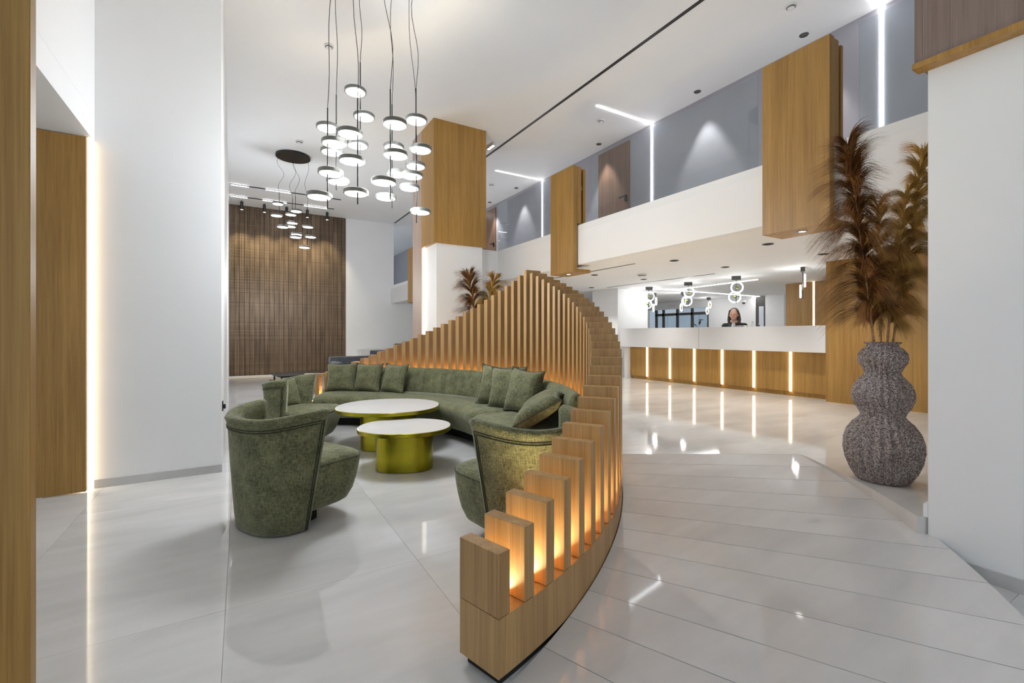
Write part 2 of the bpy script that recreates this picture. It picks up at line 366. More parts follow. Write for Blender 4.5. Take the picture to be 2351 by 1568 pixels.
def gdoor(n, a0, a1, label):
    d = tag(box('door_%d' % n, GAL - .03, GAL - .001, a0, a1, PTOP - .1, 4.90, 'walnut'), label, 'door', kind='structure')
    r = Vector(d.location)
    h = box('handle', GAL - .09 - r.x, GAL - .07 - r.x, a0 + .06 - r.y, a0 + .22 - r.y, 3.84 - r.z, 3.865 - r.z, 'black', d)
    box('escutcheon', GAL - .07 - r.x, GAL - .03 - r.x, a0 + .05 - r.y, a0 + .085 - r.y, 3.76 - r.z, 3.88 - r.z, 'black', d)
    return d
gdoor(1, g1, g2, 'brown wood door on the grey gallery, beside the vertical light line')
gdoor(2, 11.55, 12.35, 'brown wood door on the gallery just right of the oak column')
def rail(y0, y1, label):
    r = root('glass_railing', (PAR + .06, (y0 + y1) / 2, PTOP), label, 'railing', 'glass railings of the gallery')
    n = max(1, round((y1 - y0) / 1.7))
    for k in range(n):
        a = y0 + (y1 - y0) * k / n - (y0 + y1) / 2; b = y0 + (y1 - y0) * (k + 1) / n - (y0 + y1) / 2
        box('pane', -.006, .006, a + .006, b - .006, .001, .95, 'glass', r)
    return r
rail(8.9, 11.9, 'clear glass railing just right of the oak column')
rail(6.05, A_R + .1, 'clear glass railing between column and nearer hanging panel')
rail(2.66, 5.2, 'clear glass railing between the two large hanging oak panels')
rail(-.5, 1.8, 'clear glass railing between large hanging panel and white column at right')
# ---- columns
def column1():
    r = root('column', (2.88, 7.51, 0), 'white column with oak cladding on its upper half in the middle of the hall', 'column', kind='structure')
    L_ = Vector(r.location)
    V, Fc = box_data(.07, .97, .04, 1.09, 0, CEIL - .3); mk('core', V, Fc, 'white', r)
    V, Fc = box_data(0, 1.03, 0, .62, 2.83, CEIL - .002); mk('cladding', V, Fc, 'oak', r)
    V, Fc = box_data(-.001, 1.02, .621, 1.12, 0, CEIL - .002); mk('side_cladding', V, Fc, 'pale', r)
    V, Fc = box_data(.02, .069, .56, .62, .24, 2.825); mk('led_strip', V, Fc, 'ledc', r)
    return r
column1()
def column2():
    r = root('column', (3.16, .955, 0), 'wide white column at the right edge with smoked oak box above', 'column', kind='structure')
    V, Fc = box_data(0, 1.1, -3.5, 0, 0, CEIL - .002); mk('core', V, Fc, 'white', r)
    V, Fc = box_data(-.07, -.002, -3.5, .001, 2.66, CEIL - .002); mk('cladding', V, Fc, 'ash', r)
    V, Fc = box_data(-.07, 1.1, .002, .035, 2.66, CEIL - .002); mk('cladding', V, Fc, 'ash', r)
    V, Fc = box_data(-.085, -.002, -3.5, .04, 2.63, 2.659); mk('edge_trim', V, Fc, 'oak', r)
    V, Fc = box_data(-.012, -.001, -3.5, -.06, 0, .068); mk('baseboard', V, Fc, 'skirt', r)
    V, Fc = box_data(.0, 1.1, .001, .02, LOB, LOB + .07); mk('baseboard', V, Fc, 'white', r)
    return r
column2()
# pillar at the desk end
p = sbox('column_reception', 7.46, 8.44, 7.77, 8.65, LOB, SOF - .001, 'white', 'white square pillar at the left end of the reception desk', 'column')
# ---- reception walls
sbox('wall_reception', 7.35, 7.55, -3, 3.372, LOB, SOF - .001, 'oak', 'plain oak wall right of the reception desk behind the tall vase')
wbk = sbox('wall_reception_back', 9.9, 10.0, 1, AY(1868, 9.9) - .02, LOB, SOF - .001, 'oak', 'oak wall behind the desk to the right of the thin light line')
sbox('wall_reception_panel', 9.9, 10.0, AY(1868, 9.9) + .02, AY(1804, 9.9), LOB, SOF - .001, 'oak', 'oak wall panel behind the desk left of the thin light line')
tag(box('led_strip', 9.93, 9.95, AY(1868, 9.9) - .019, AY(1868, 9.9) + .019, LOB, SOF - .001, 'ledw'), 'thin vertical light line in the oak wall behind the desk', 'light strip')
BW = 12.2
sbox('wall_office', BW, BW + .1, AY(1735, BW), AY(1627, BW), LOB, SOF - .001, 'white', 'white wall behind the receptionist')
sbox('wall_office_end', BW, BW + .1, AY(1800, BW), AY(1757, BW), LOB, SOF - .001, 'white', 'narrow white wall between dark window and oak panel')
sbox('wall_office_side', BW, BW + .1, 3, AY(1800, BW) - .3, LOB, SOF - .001, 'white', 'white wall hidden behind the oak panel')
sbox('wall_office_lintel', BW, BW + .1, AY(1627, BW), 15.4, 2.06, SOF - .001, 'white', 'white strip above the glass entrance doors')
sbox('wall_office_left', BW, BW + .1, AY(1487, BW), 15.4, LOB, 2.059, 'white', 'white wall left of the glass entrance doors')
wn = tag(box('window_1', BW + .02, BW + .06, AY(1757, BW), AY(1735, BW), LOB, SOF - .02, 'darkgrey'), 'narrow dark framed window behind the receptionist', 'window', kind='structure')
q = Vector(wn.location); yy = AY(1757, BW)
box('pane', BW - .01 - q.x, BW + .0195 - q.x, yy + .04 - q.y, yy + .17 - q.y, .2, 1.75, 'facade', wn)
gd = tag(root('door_3', (BW + .05, (AY(1627, BW) + AY(1487, BW)) / 2, LOB), 'dark framed glass entrance doors far behind the reception desk', 'door'), 'dark framed glass entrance doors far behind the reception desk', 'door', kind='structure')
hw = (AY(1487, BW) - AY(1627, BW)) / 2
for y in (-hw + .03, -hw + .62, -.02, .55, hw - .35): box('mullion', -.03, .03, y - .035, y + .035, 0, 1.81, 'darkgrey', gd)
box('header', -.03, .03, -hw, hw - .31, 1.6, 1.68, 'darkgrey', gd)
for a, b in ((-hw + .065, -hw + .585), (-hw + .655, -.055), (.015, .515), (.585, hw - .385)): box('pane', -.004, .004, a, b, .01, 1.599, 'glass', gd)
# outside, seen through the entrance
ho = root('house', (19, 12.5, 0), 'pale house front across the street seen through the entrance doors', 'building')
box('wall', 0, .4, -6, 6, 0, 7, 'facade', ho)
for k in range(5):
    wd = box('window', -.04, -.001, -4.6 + k * 1.9, -3.4 + k * 1.9, .9, 2.4, 'plastic', ho)
    for s in (0, 1): box('pane', -.02, -.001, -.53 + s * .56, -.03 + s * .56, .08, 1.42, 'facade', wd).location.x = -.035
sbox('ground', 14.0, 22, 0, 22, -.05, .1, 'grout', 'grey pavement outside the entrance doors', 'ground')
V = []; Fc = []
for k in range(420):
    p = Vector((random.gauss(0, .45), random.gauss(0, .55), 1.1 + random.gauss(0, .5))); e = Vector((random.gauss(0, 1), random.gauss(0, 1), random.gauss(0, 1))).normalized() * .13; f = e.cross(Vector((random.random(), random.random(), 1))).normalized() * .06
    i = len(V); V += [p - e, p + f, p + e, p - f]; Fc.append((i, i + 1, i + 2, i + 3))
sh = root('shrub', (16.5, 11.0, .1), 'dark shrub outside the glass entrance doors', 'shrub')
tag(mk('foliage', V, Fc, 'leaf', sh), 'dark green leaves', kind='stuff'); tube('trunk', [(0, 0, 0), (.02, 0, .6), (0, .03, 1.2)], .04, 'stem', sh)
# ================================================================ SLATTED SCREEN
scr = root('slat_screen', (CC.x, CC.y, 0), 'curved oak slat screen rising to a peak behind the green sofa', 'screen')
def PL(r, deg, z=0.0):
    a = math.radians(deg) + ROT; return (r * math.cos(a), r * math.sin(a), z)
D0, DS, DT = -43.05, 2.49, 1.04
DEND = D0 + 60 * DS + DT
def arc_sweep(prof, d0, d1, nd):
    return loft([[PL(r, d0 + (d1 - d0) * i / nd, z) for r, z in prof] for i in range(nd + 1)])
mid = (RI + RO) / 2; gm = mid - .035
V, Fc = arc_sweep([(RI, .035), (RO, .035), (RO, LOB), (gm + .03, LOB), (gm + .03, LOB - .035), (gm - .03, LOB - .035), (gm - .03, LOB), (RI, LOB)], D0 + DT, DEND - DT, 150)
E1 = arc_sweep([(RI, .035), (RO, .035), (RO, LOB), (RI, LOB)], D0, D0 + DT, 4); E2 = arc_sweep([(RI, .035), (RO, .035), (RO, LOB), (RI, LOB)], DEND - DT, DEND, 4)
V, Fc = join_data([(V, Fc), E1, E2])
mk('plinth', V, Fc, 'oakslat', scr)
V, Fc = arc_sweep([(RI + .02, 0), (RO - .015, 0), (RO - .015, .035), (RI + .02, .035)], D0 + .4, DEND - .4, 120)
mk('kick_base', V, Fc, 'blackm', scr)
V, Fc = arc_sweep([(gm - .014, LOB - .034), (gm + .014, LOB - .034), (gm + .014, LOB - .028), (gm - .014, LOB - .028)], D0 + 1.2, DEND - 1.2, 60)
mk('led_strip', V, Fc, 'leda', scr)
# rail with a second light line behind the sofa back
V, Fc = arc_sweep([(mid - .05, .60), (mid + .05, .60), (mid + .05, .64), (mid - .05, .64)], 2, 103, 90); mk('back_rail', V, Fc, 'oakslat', scr)
V, Fc = arc_sweep([(mid - .02, .6405), (mid + .02, .6405), (mid + .02, .646), (mid - .02, .646)], 3, 97, 80); mk('led_strip', V, Fc, 'ledb', scr)
slat_mesh = {}
for i in range(61):
    kk = min(i, 60 - i); top = .465 + .0503 * kk
    if kk not in slat_mesh:
        V, Fc = box_data(-(RO - RI) / 2, (RO - RI) / 2, -.0289, .0289, 0, top - LOB - .002)
        me = bpy.data.meshes.new('slat'); me.from_pydata(V, [], Fc); me.materials.append(M['oakslat']); bevel_mesh(me, .0016); slat_mesh[kk] = me
    a = D0 + DS * i + DT / 2
    link('slat', slat_mesh[kk], None, scr, PL(mid, a, LOB + .002), math.radians(a) + ROT)
# ================================================================ SOFA
sofa = root('curved_sofa', (CC.x, CC.y, 0), 'long curved green sofa in front of the slatted screen', 'sofa')
def rounded_sweep(prof, d0, d1, nd, rr=.05, rc=None):
    """sweep with softened ends: the end profiles shrink towards their middle"""
    cr = sum(p[0] for p in prof) / len(prof); cz = sum(p[1] for p in prof) / len(prof); R = []
    span = abs(d1 - d0); ang = math.degrees(rr / 2.5)
    st = [(0, .72), (.06, .86), (.3, .96), (1, 1.0)]
    ds = [(d0 + (d1 - d0) / span * ang * t, s) for t, s in st] + [(d0 + (d1 - d0) * i / nd, 1) for i in range(1, nd)] + [(d1 - (d1 - d0) / span * ang * t, s) for t, s in reversed(st)]
    ds.sort(key=lambda q: q[0] * (1 if d1 > d0 else -1))
    def sc(v, c, s, lim): return v + (c - v) * min(1, lim * (1 - s) / max(abs(v - c), 1e-4)) 
    for dg, s in ds: R.append([PL(sc(r, cr, s, .16), dg, sc(z, cz, s, .16)) for r, z in prof])
    return loft(R)
seat_prof = [(2.80, .105), (2.36, .105), (2.28, .13), (2.21, .21), (2.16, .31), (2.145, .36), (2.155, .395), (2.19, .418), (2.26, .428), (2.5, .432), (2.80, .425)]
back_prof = [(2.935, .11), (2.94, .4), (2.945, .68), (2.93, .73), (2.90, .752), (2.865, .75), (2.84, .725), (2.825, .68), (2.79, .5), (2.765, .40), (2.81, .35), (2.81, .11)]
for d0, d1, n in ((-3.5, 23.4, 13), (23.9, 95.6, 30)):
    V, Fc = rounded_sweep(seat_prof, d0, d1, n, .10); mk('seat', V, Fc, 'green', sofa, smooth='all')
    V, Fc = rounded_sweep(back_prof, d0 + .1, d1 - .1, n, .07); mk('backrest', V, Fc, 'green', sofa, smooth='all')
V, Fc = arc_sweep([(2.42, 0), (2.86, 0), (2.86, .104), (2.42, .104)], -1.5, 93.5, 50); mk('plinth', V, Fc, 'blackm', sofa)
# ================================================================ CUSHIONS
def cushion_mesh(s=.215, t=.075, n=12, seed=0):
    rnd = random.Random(seed); V = []; Fc = []; idx = {}
    ph = [rnd.uniform(0, 6) for _ in range(4)]
    for side in (1, -1):
        for i in range(n + 1):
            for j in range(n + 1):
                u = -1 + 2 * i / n; v = -1 + 2 * j / n; edge = i in (0, n) or j in (0, n)
                if side < 0 and edge: idx[side, i, j] = idx[1, i, j]; continue
                x = s * u * (1 - .13 * (1 - v * v)); z = s * v * (1 - .13 * (1 - u * u))
                h = t * ((1 - u ** 4) * (1 - v ** 4)) ** .55
                h *= 1 + .10 * math.sin(3 * u + ph[0]) * math.sin(2.6 * v + ph[1]); wob = .012 * math.sin(2 * v + ph[2]) * (1 - abs(u)) * .6
                idx[side, i, j] = len(V); V.append((x, side * h + wob, z + s * .93))
    for side in (1, -1):
        for i in range(n):
            for j in range(n): Fc.append(tuple(idx[side, a, b] for a, b in ((i, j), (i + 1, j), (i + 1, j + 1), (i, j + 1))))
    seam = []
    ring = [(i, 0) for i in range(n)] + [(n, j) for j in range(n)] + [(n - i, n) for i in range(n)] + [(0, n - j) for j in range(n)]
    return V, Fc, [V[idx[1, i, j]] for i, j in ring]
cush = {}
for sd in range(3):
    V, Fc, ring = cushion_mesh(seed=sd)
    cush[sd] = (V, Fc, ring)
def cushion(sd, loc, face, lean, roll, label, s=1.0):
    """face: direction its front looks along; lean back; roll in its own plane"""
    r = root('cushion', loc, label, 'cushion', 'green scatter cushions')
    V, Fc, ring = cush[sd]
    mk('cover', V, Fc, 'green', r, smooth='all'); tube('seam', ring, .004, 'piping', r, n=5, closed=True)
    ang = math.atan2(face[1], face[0]) + PI / 2      # local -Y is the front
    r.rotation_euler = (Matrix.Rotation(ang, 3, 'Z') @ Matrix.Rotation(-lean, 3, 'X') @ Matrix.Rotation(roll, 3, 'Y')).to_euler()
    r.scale = (s, s, s); return r
def toC(r): return Vector((CC.x - r.x, CC.y - r.y, 0)).normalized()
SZ = .428
for k, (dg, rr, sd, turn, lb) in enumerate(((90.5, 2.63, 0, .15, 'green square cushion at the left end of the curved sofa'), (82.3, 2.60, 1, -.1, 'green square cushion in the middle of the left three on the sofa'), (73.5, 2.58, 2, -.22, 'green square cushion, right one of the three at the sofa\'s left end'))):
    p = PC(rr, dg, SZ); f = toC(p); f.rotate(Euler((0, 0, turn))); cushion(sd, p, f, .30, 0, lb, .98)
for k, (x, z, sd, turn, roll, lb) in enumerate(((-.21, 5.12, 1, .55, .06, 'green square cushion, rearmost of three overlapping at the sofa\'s right'), (-.08, 4.88, 0, .5, -.04, 'green square cushion, middle of three overlapping at the sofa\'s right'), (.07, 4.62, 2, .42, .05, 'green square cushion, front one of three overlapping at the sofa\'s right'))):
    p = W(x, z, SZ); f = toC(p); f.rotate(Euler((0, 0, turn))); cushion(sd, p, f, .26, roll, lb, 1.1)
f0 = W(-.35, -.94)
for k, (x, z, sd, lb) in enumerate(((.08, 4.20, 1, 'dark green cushion slumped behind another at the sofa\'s right end'), (.03, 3.86, 0, 'dark green cushion tipped over at the sofa\'s right end, nearest the slats'))):
    cushion(sd, W(x, z, SZ + .05), W(-1, .12), 1.05, 0, lb, 1.1)
# ================================================================ ARMCHAIRS
def make_chair_meshes():
    out = {}
    NT = 40
    def shell(th, v, off):           # outer skin at angle th (0 right tip .. pi left tip), height v, off = inward offset
        hw = .272 + .085 * v ** .95; dp = .205 + .115 * v ** .9; yf = -.055 + .075 * v
        c, s = math.cos(th), math.sin(th)
        e = .82
        x = (hw - off) * math.copysign(abs(c) ** e, c); y = yf - (dp - off + .02) * abs(s) ** .9
        return x, y
    H = lambda th: .70 + .045 * abs(math.cos(th)) ** 3
    rings = []
    prof = []
    for i in range(NT + 1):
        th = PI * i / NT; ring = []; h = H(th); t = .062
        pts = [(0, 0.), (.0, .12), (0, .3), (0, .5), (0, .7), (0, .86), (-.004, .93), (-.012, .965), (-.004, .99), (.02, 1.0), (.045, .99), (.064, .965), (t, .9), (t, .7), (t, .45), (t, .2), (t, .0)]
        for off, v in pts:
            x, y = shell(th, v, off); ring.append((x, y, .012 + (h - .012) * v))
        rings.append(ring)
    out['back'] = loft(rings)
    # piping: two lines following rim and front edges on the outside
    pipes = []
    for dv, dth in ((.905, .045), (.885, .085)):
        path = []
        for k in range(14): v = dv * k / 13; x, y = shell(dth, v, -.003); path.append((x, y, .012 + (H(dth) - .012) * v))
        for k in range(1, 40): th = dth + (PI - 2 * dth) * k / 40; x, y = shell(th, dv, -.003); path.append((x, y, .012 + (H(th) - .012) * dv))
        for k in range(14): v = dv * (13 - k) / 13; x, y = shell(PI - dth, v, -.003); path.append((x, y, .012 + (H(PI - dth) - .012) * v))
        pipes.append(tube_data(path, .003, 5))
    out['piping'] = pipes
    # seat block
    def srect(hx, y0, y1, z, n=40, e=.42):
        r = []
        for k in range(n):
            t = 2 * PI * k / n; c, s = math.cos(t), math.sin(t)
            r.append((hx * math.copysign(abs(c) ** e, c), (y0 + y1) / 2 + (y1 - y0) / 2 * math.copysign(abs(s) ** e, s), z))
        return r
    rings = [srect(.20, -.16, .20, .10), srect(.245, -.18, .25, .102), srect(.262, -.19, .275, .115), srect(.278, -.2, .31, .17), srect(.29, -.22, .335, .25), srect(.298, -.24, .352, .33), srect(.299, -.24, .358, .37), srect(.292, -.24, .35, .395), srect(.275, -.235, .33, .41), srect(.2, -.2, .25, .422), srect(.08, -.1, .12, .426)]
    out['seat'] = loft(rings)
    out['seatpipe'] = tube_data([(x * 1.004, y * 1.004, z) for x, y, z in srect(.296, -.24, .357, .382)], .0025, 5, True)
    out['base'] = loft([srect(.15, -.16, .11, 0), srect(.15, -.16, .11, .1)])
    return out
CH = make_chair_meshes()
def chair(loc, facing, label):
    r = root('armchair', loc, label, 'armchair', 'green tub armchairs', rz=math.atan2(facing.y, facing.x) - PI / 2)
    b = mk('backrest', *CH['back'], 'green', r, smooth='all')
    for pd in CH['piping']: mk('piping', *pd, 'piping', b, smooth='all')
    s = mk('seat', *CH['seat'], 'green', r, smooth='all'); mk('piping', *CH['seatpipe'], 'piping', s, smooth='all')
    mk('base', *CH['base'], 'blackm', r)
    r.scale = (1.07, 1.07, 1.02)
    return r
chair(W(-1.475, 3.035), W(.537, .841), 'green tub armchair with its back to the camera at front left')
c2 = chair(W(-2.32, 4.99), W(1, .02), 'green tub armchair holding a cushion, behind the front one')
chair(W(.075, 2.745), W(-.64, .77), 'green tub armchair half hidden behind the low front slats')
p = W(-2.47, 5.06, .415); cushion(1, p, W(1, -.35), .32, 0, 'green cushion lying in the far armchair', .80)
# ================================================================ COFFEE TABLES
def table(name, c, rx, ry, rz, h, bx, by, label, rim):
    r = root(name, c, label, 'coffee table', 'brass oval coffee tables', rz=rz)
    n = 64
    def ov(a, b, z, e=.92): return [(a * math.copysign(abs(math.cos(2 * PI * k / n)) ** e, math.cos(2 * PI * k / n)), b * math.copysign(abs(math.sin(2 * PI * k / n)) ** e, math.sin(2 * PI * k / n)), z) for k in range(n)]
    mk('rim', *loft([ov(rx - .004, ry - .004, h - rim), ov(rx, ry, h - rim + .003), ov(rx, ry, h - .002), ov(rx - .002, ry - .002, h)]), 'brass', r, smooth=True)
    mk('table_top', *loft([ov(rx - .008, ry - .008, h - .004), ov(rx - .008, ry - .008, h + .0015)]), 'tabletop', r)
    mk('base', *loft([ov(bx, by, .006, .7), ov(bx, by, h - rim - .001, .7)]), 'brass', r, smooth=True)
    mk('foot', *loft([ov(bx - .012, by - .012, 0, .7), ov(bx - .012, by - .012, .006, .7)]), 'black', r)
    return r
table('coffee_table', W(-.985, 4.19), .42, .37, ROT + .1, .38, .255, .20, 'lower white topped brass coffee table in front', .036)
table('coffee_table', W(-1.34, 4.95), .545, .52, ROT + .1, .45, .29, .22, 'taller white topped brass coffee table behind the lower one', .036)
# ================================================================ PENDANT CLUSTERS
def cluster(cpos, crx, cry, rods, D, label, watts, zl, ztop=CEIL):
    r = root('pendant_cluster', (cpos.x, cpos.y, ztop), label, 'chandelier', 'disc pendant clusters')
    n = 40
    mk('canopy', *loft([[(crx * math.cos(2 * PI * k / n), cry * math.sin(2 * PI * k / n), z) for k in range(n)] for z in (-.045, -.001)]), 'black', r, smooth=True)
    prof = [(D / 2 - .012, -.016), (D / 2 - .004, -.018), (D / 2, -.014), (D / 2, .012), (D / 2 - .006, .018), (.01, .02)]
    dm = lathe_data(prof, 36); lm = lathe_data([(.002, -.0185), (D / 2 - .013, -.0185), (D / 2 - .013, -.013), (.002, -.013)], 36)
    me_d = bpy.data.meshes.new('disc'); me_d.from_pydata(*[dm[0], [], dm[1]]); me_d.materials.append(M['lampgrey'])
    me_l = bpy.data.meshes.new('diffuser'); me_l.from_pydata(*[lm[0], [], lm[1]]); me_l.materials.append(M['diffuser'])
    for me in (me_d, me_l):
        me.polygons.foreach_set('use_smooth', [True] * len(me.polygons)); me.set_sharp_from_angle(angle=.7)
    for rp, zt, zb, discs, sway in rods:
        l = Vector((rp.x - cpos.x, rp.y - cpos.y, 0)); H = zt - ztop
        tube('rod', [(l.x, l.y, zb - ztop), (l.x, l.y, zt - ztop)], .0055, 'black', r)
        top = Vector((max(-crx * .8, min(crx * .8, l.x)), max(-cry * .8, min(cry * .8, l.y)), -.045)); path = []
        for k in range(13):
            t = k / 12; q = top.lerp(Vector((l.x, l.y, H)), t); w = math.sin(PI * t) * sway * math.sin(2.2 * PI * t + sway * 40)
            path.append(q + Vector((w * U[0], -w * U[1], 0)))
        tube('cable', path, .003, 'black', r, n=5)
        for dp in discs:
            o = link('disc', me_d, None, r, (dp.x - cpos.x, dp.y - cpos.y, dp.z - ztop)); link('diffuser', me_l, None, o)
    l = bpy.data.lights.new('bulb', 'POINT'); l.energy = watts; l.color = (.90, .95, 1); l.shadow_soft_size = .3  # added soft fill light to brighten hall and ceiling; no real bulb hangs there
    lo = bpy.data.objects.new('bulb', l); C.objects.link(lo); lo.parent = r; lo.location = (0, 0, zl - ztop)
    return r
def PZ(px, py, z):     # point at depth z on a sight line
    return W((px - 1175.5) / 1045 * z, z, 1.22 + (768 - py) * z / 1045)
def rods_from(spec):
    R = []
    for px, z, yt, yb, discs, sway in spec:
        R.append((PZ(px, yt, z), PZ(px, yt, z).z, PZ(px, yb, z).z, [PZ(x, y, z + dz) for x, y, dz in discs], sway))
    return R
near = [(752, 3.95, 248, 480, [(767, 327, .02), (759, 395, 0), (733, 449, -.05)], .02), (772, 4.45, 218, 437, [(752, 292, .02), (762, 347, .03), (776, 415, -.04)], -.015),
        (821, 3.90, 226, 469, [(803, 305, 0), (808, 367, -.03), (817, 441, .05)], .03), (827, 4.60, 143, 354, [(816, 209, -.03), (836, 267, .04), (821, 332, .05)], -.02),
        (896, 4.03, 205, 458, [(907, 283, .03), (909, 354, .02), (881, 416, -.04)], .05), (900, 4.70, 240, 478, [(904, 337, .06), (911, 398, .04), (886, 452, .0)], -.02),
        (955, 4.39, 203, 420, [(956, 275, .06), (966, 342, -.03), (946, 402, .05)], .045), (956, 4.75, 310, 512, [(954, 380, .06), (940, 430, .03), (965, 485, -.03)], -.02)]
cluster(W(-1.3, 4.33), .48, .36, rods_from(near), .21, 'large cluster of glowing disc pendants hanging over the green seating', 140, 2.6)
far = [(641, 9.45, 438, 520, [(638, 467, .04), (635, 494, -.05), (649, 520, .03)], .10), (671.5, 9.7, 455, 530, [(668, 492, .05), (671, 511, .05), (667, 519, -.07)], -.09),
       (678.5, 9.5, 450, 548, [(680, 484, -.06), (681, 537, .05), (679, 543.5, -.07)], .09), (705.7, 9.65, 470, 570, [(707, 520, .06), (713, 543, .03), (699, 567, -.03)], -.06)]
cluster(W(-4.63, 9.63), .335, .335, rods_from(far), .225, 'smaller cluster of disc pendants in front of the bronze wall', 120, 2.3)
# ================================================================ CEILING FITTINGS
def downlight(x, y, z, label, group, r=.05, power=0, spot=None, mat='darkgrey', lens='bulb', blend=.35):
    o = root('downlight', (x, y, z), label, 'downlight', group)
    lathe('trim_ring', [(r * .72, -.001), (r * .72, -.006), (r, -.008), (r * 1.05, -.004), (r * 1.05, -.001)], mat, o, 20)
    lathe('lens', [(.002, -.0025), (r * .70, -.0025), (r * .70, -.001), (.002, -.001)], lens, o, 16)
    if power:
        l = bpy.data.lights.new('bulb', 'SPOT'); l.energy = power; l.color = (1, .96, .9); l.spot_size = math.radians(spot or 120); l.spot_blend = blend; l.shadow_soft_size = .04
        lo = bpy.data.objects.new('bulb', l); C.objects.link(lo); lo.parent = o; lo.location = (0, 0, -.02)
    return o
for y, lb in ((3.05, 'small round ceiling downlight partly behind the top of the largest hanging panel'), (4.61, 'small round ceiling downlight between the largest hanging panel and the middle light line'), (6.88, 'small round ceiling downlight above the brown gallery door'), (10.03, 'small round ceiling downlight between column and nearer hanging panel'), (11.5, 'small round ceiling downlight next to the oak column edge')):
    downlight(6.1, y, CEIL, lb, 'gallery downlights', power=95, spot=62, blend=.5, lens='lampgrey')
for px, py, lb in ((1763, 560, 'largest dark downlight under the low ceiling below the big hanging panel'), (1548, 598, 'dark downlight in the low ceiling between gallery edge and slots'), (1665, 613, 'dark downlight in the low ceiling above the desk\'s middle pendant'), (1890, 583, 'dark downlight in the low ceiling next to the plumes'), (1365, 631, 'dark downlight just right of the screen\'s peak'), (1478, 641, 'dark downlight beside the round ceiling speaker'), (1358, 660, 'most distant dark downlight behind the screen\'s right slope')):
    q = PX(px, py, SOF); downlight(q.x, q.y, SOF, lb, 'reception downlights', .06, lens='blackm', power=60, spot=100, blend=.8)
def detector(px, py, z, label, s=1.0):
    q = PX(px, py, z); o = root('smoke_detector', (q.x, q.y, z), label, 'smoke detector', 'ceiling smoke detectors')
    lathe('base', [(.055 * s, -.001), (.055 * s, -.015), (.05 * s, -.02), (.002, -.02)], 'plastic', o, 20); lathe('sensor', [(.036 * s, -.02), (.034 * s, -.04), (.025 * s, -.048), (.002, -.05)], 'plastic', o, 20)
    lathe('ring', [(.041 * s, -.026), (.043 * s, -.03), (.041 * s, -.034), (.03, -.03)], 'darkgrey', o, 16)
detector(1380, 276, CEIL, 'white smoke detector on the ceiling beside the middle light line', 1.1)
detector(1816, 12, CEIL, 'white smoke detector on the ceiling near the large hanging oak panel', 1.1)
detector(1128, 423, CEIL, 'white smoke detector on the ceiling right of the oak column', 1.3)
detector(687, 324, CEIL, 'white smoke detector on the ceiling above the small pendant cluster', 1.3)
detector(755, 104, CEIL, 'white smoke detector on the ceiling behind the near pendant cables', 1.1)
detector(1474, 629, SOF, 'white round ceiling speaker above the reception desk', 1.6)
def slot(px0, py0, px1, py1, z, w, label):
    a, b = PX(px0, py0, z), PX(px1, py1, z)
    tag(box('ceiling_slot', (a.x + b.x) / 2 - w / 2, (a.x + b.x) / 2 + w / 2, min(a.y, b.y), max(a.y, b.y), z - .004, z - .0005, 'black'), label, 'air slot', 'black ceiling slots')
slot(1800, -136, 905.5, 512.3, CEIL, .05, 'long black slot diffuser across the high ceiling')
slot(1260, 643, 1447, 604, SOF, .035, 'shorter black slot in the low ceiling next to the gallery edge')
slot(1395, 660, 1640, 628, SOF, .035, 'black slot in the low ceiling closer to the reception desk')
for a, lb in ((2.33, 'light line on wall and ceiling right of the large hanging panel'), (5.74, 'light line on wall and ceiling between the two hanging panels'), (9.2, 'light line on wall and ceiling left of the nearer hanging panel'), (12.75, 'light line on the gallery hidden behind the oak column')):
    r = root('light_line', (GAL, a, CEIL), lb, 'light strip', 'gallery light lines')
    box('wall_strip', -.012, -.001, -.015, .015, -2.1, -.013, 'led', r); box('ceiling_strip', -1.3, -.001, -.014, .014, -.012, -.001, 'led', r)
def track(a, segs, lb):
    x0 = -.24; x1 = 2.4; r = root('track_light', (x0, a, CEIL), lb, 'track light', 'far ceiling light tracks')
    box('rail', 0, x1 - x0, -.012, .012, -.02, -.001, 'black', r)
    for p0, p1 in segs: box('lit_segment', BX(p0, a) - x0, BX(p1, a) - x0, -.014, .014, -.032, -.0205, 'led', r)
track(13.4, ((530, 571), (610, 668), (703, 757)), 'front black ceiling track with lit segments before the bronze wall')
track(14.5, ((530, 568), (603, 658), (698, 752)), 'rear black ceiling track with lit segments before the bronze wall')
for px, lb in ((555, 'leftmost black spotlight washing the bronze wall'), (607, 'second black spotlight from the left at the bronze wall'), (658, 'third black spotlight from the left at the bronze wall'), (705.5, 'fourth black spotlight from the left at the bronze wall'), (751, 'rightmost black spotlight washing the bronze wall')):
    a = 14.95; r = root('spotlight', (BX(px, a), a, CEIL), lb, 'spotlight', 'spotlights at the bronze wall')
    lathe('mount', [(.012, -.03), (.012, -.001)], 'black', r, 12); lathe('can', [(.035, -.25), (.04, -.248), (.04, -.03), (.012, -.029)], 'black', r, 20); lathe('lens', [(.002, -.2515), (.033, -.2515), (.033, -.2502), (.002, -.2502)], 'bulb', r, 16)
    l = bpy.data.lights.new('bulb', 'SPOT'); l.energy = 130; l.color = (1, .88, .62); l.spot_size = math.radians(70); l.spot_blend = .7; l.shadow_soft_size = .03
    lo = bpy.data.objects.new('bulb', l); C.objects.link(lo); lo.parent = r; lo.location = (0, 0, -.27); lo.rotation_euler = (math.radians(14), 0, 0)
q = PX(1127, 333, CEIL); r = root('emergency_light', (q.x, q.y, CEIL), 'small emergency light box on the ceiling beside the oak column', 'emergency light')
box('housing', -.03, .03, -.13, .13, -.05, -.001, 'plastic', r, bev=.006); box('lens', -.02, .02, -.11, .11, -.056, -.0505, 'led', r)
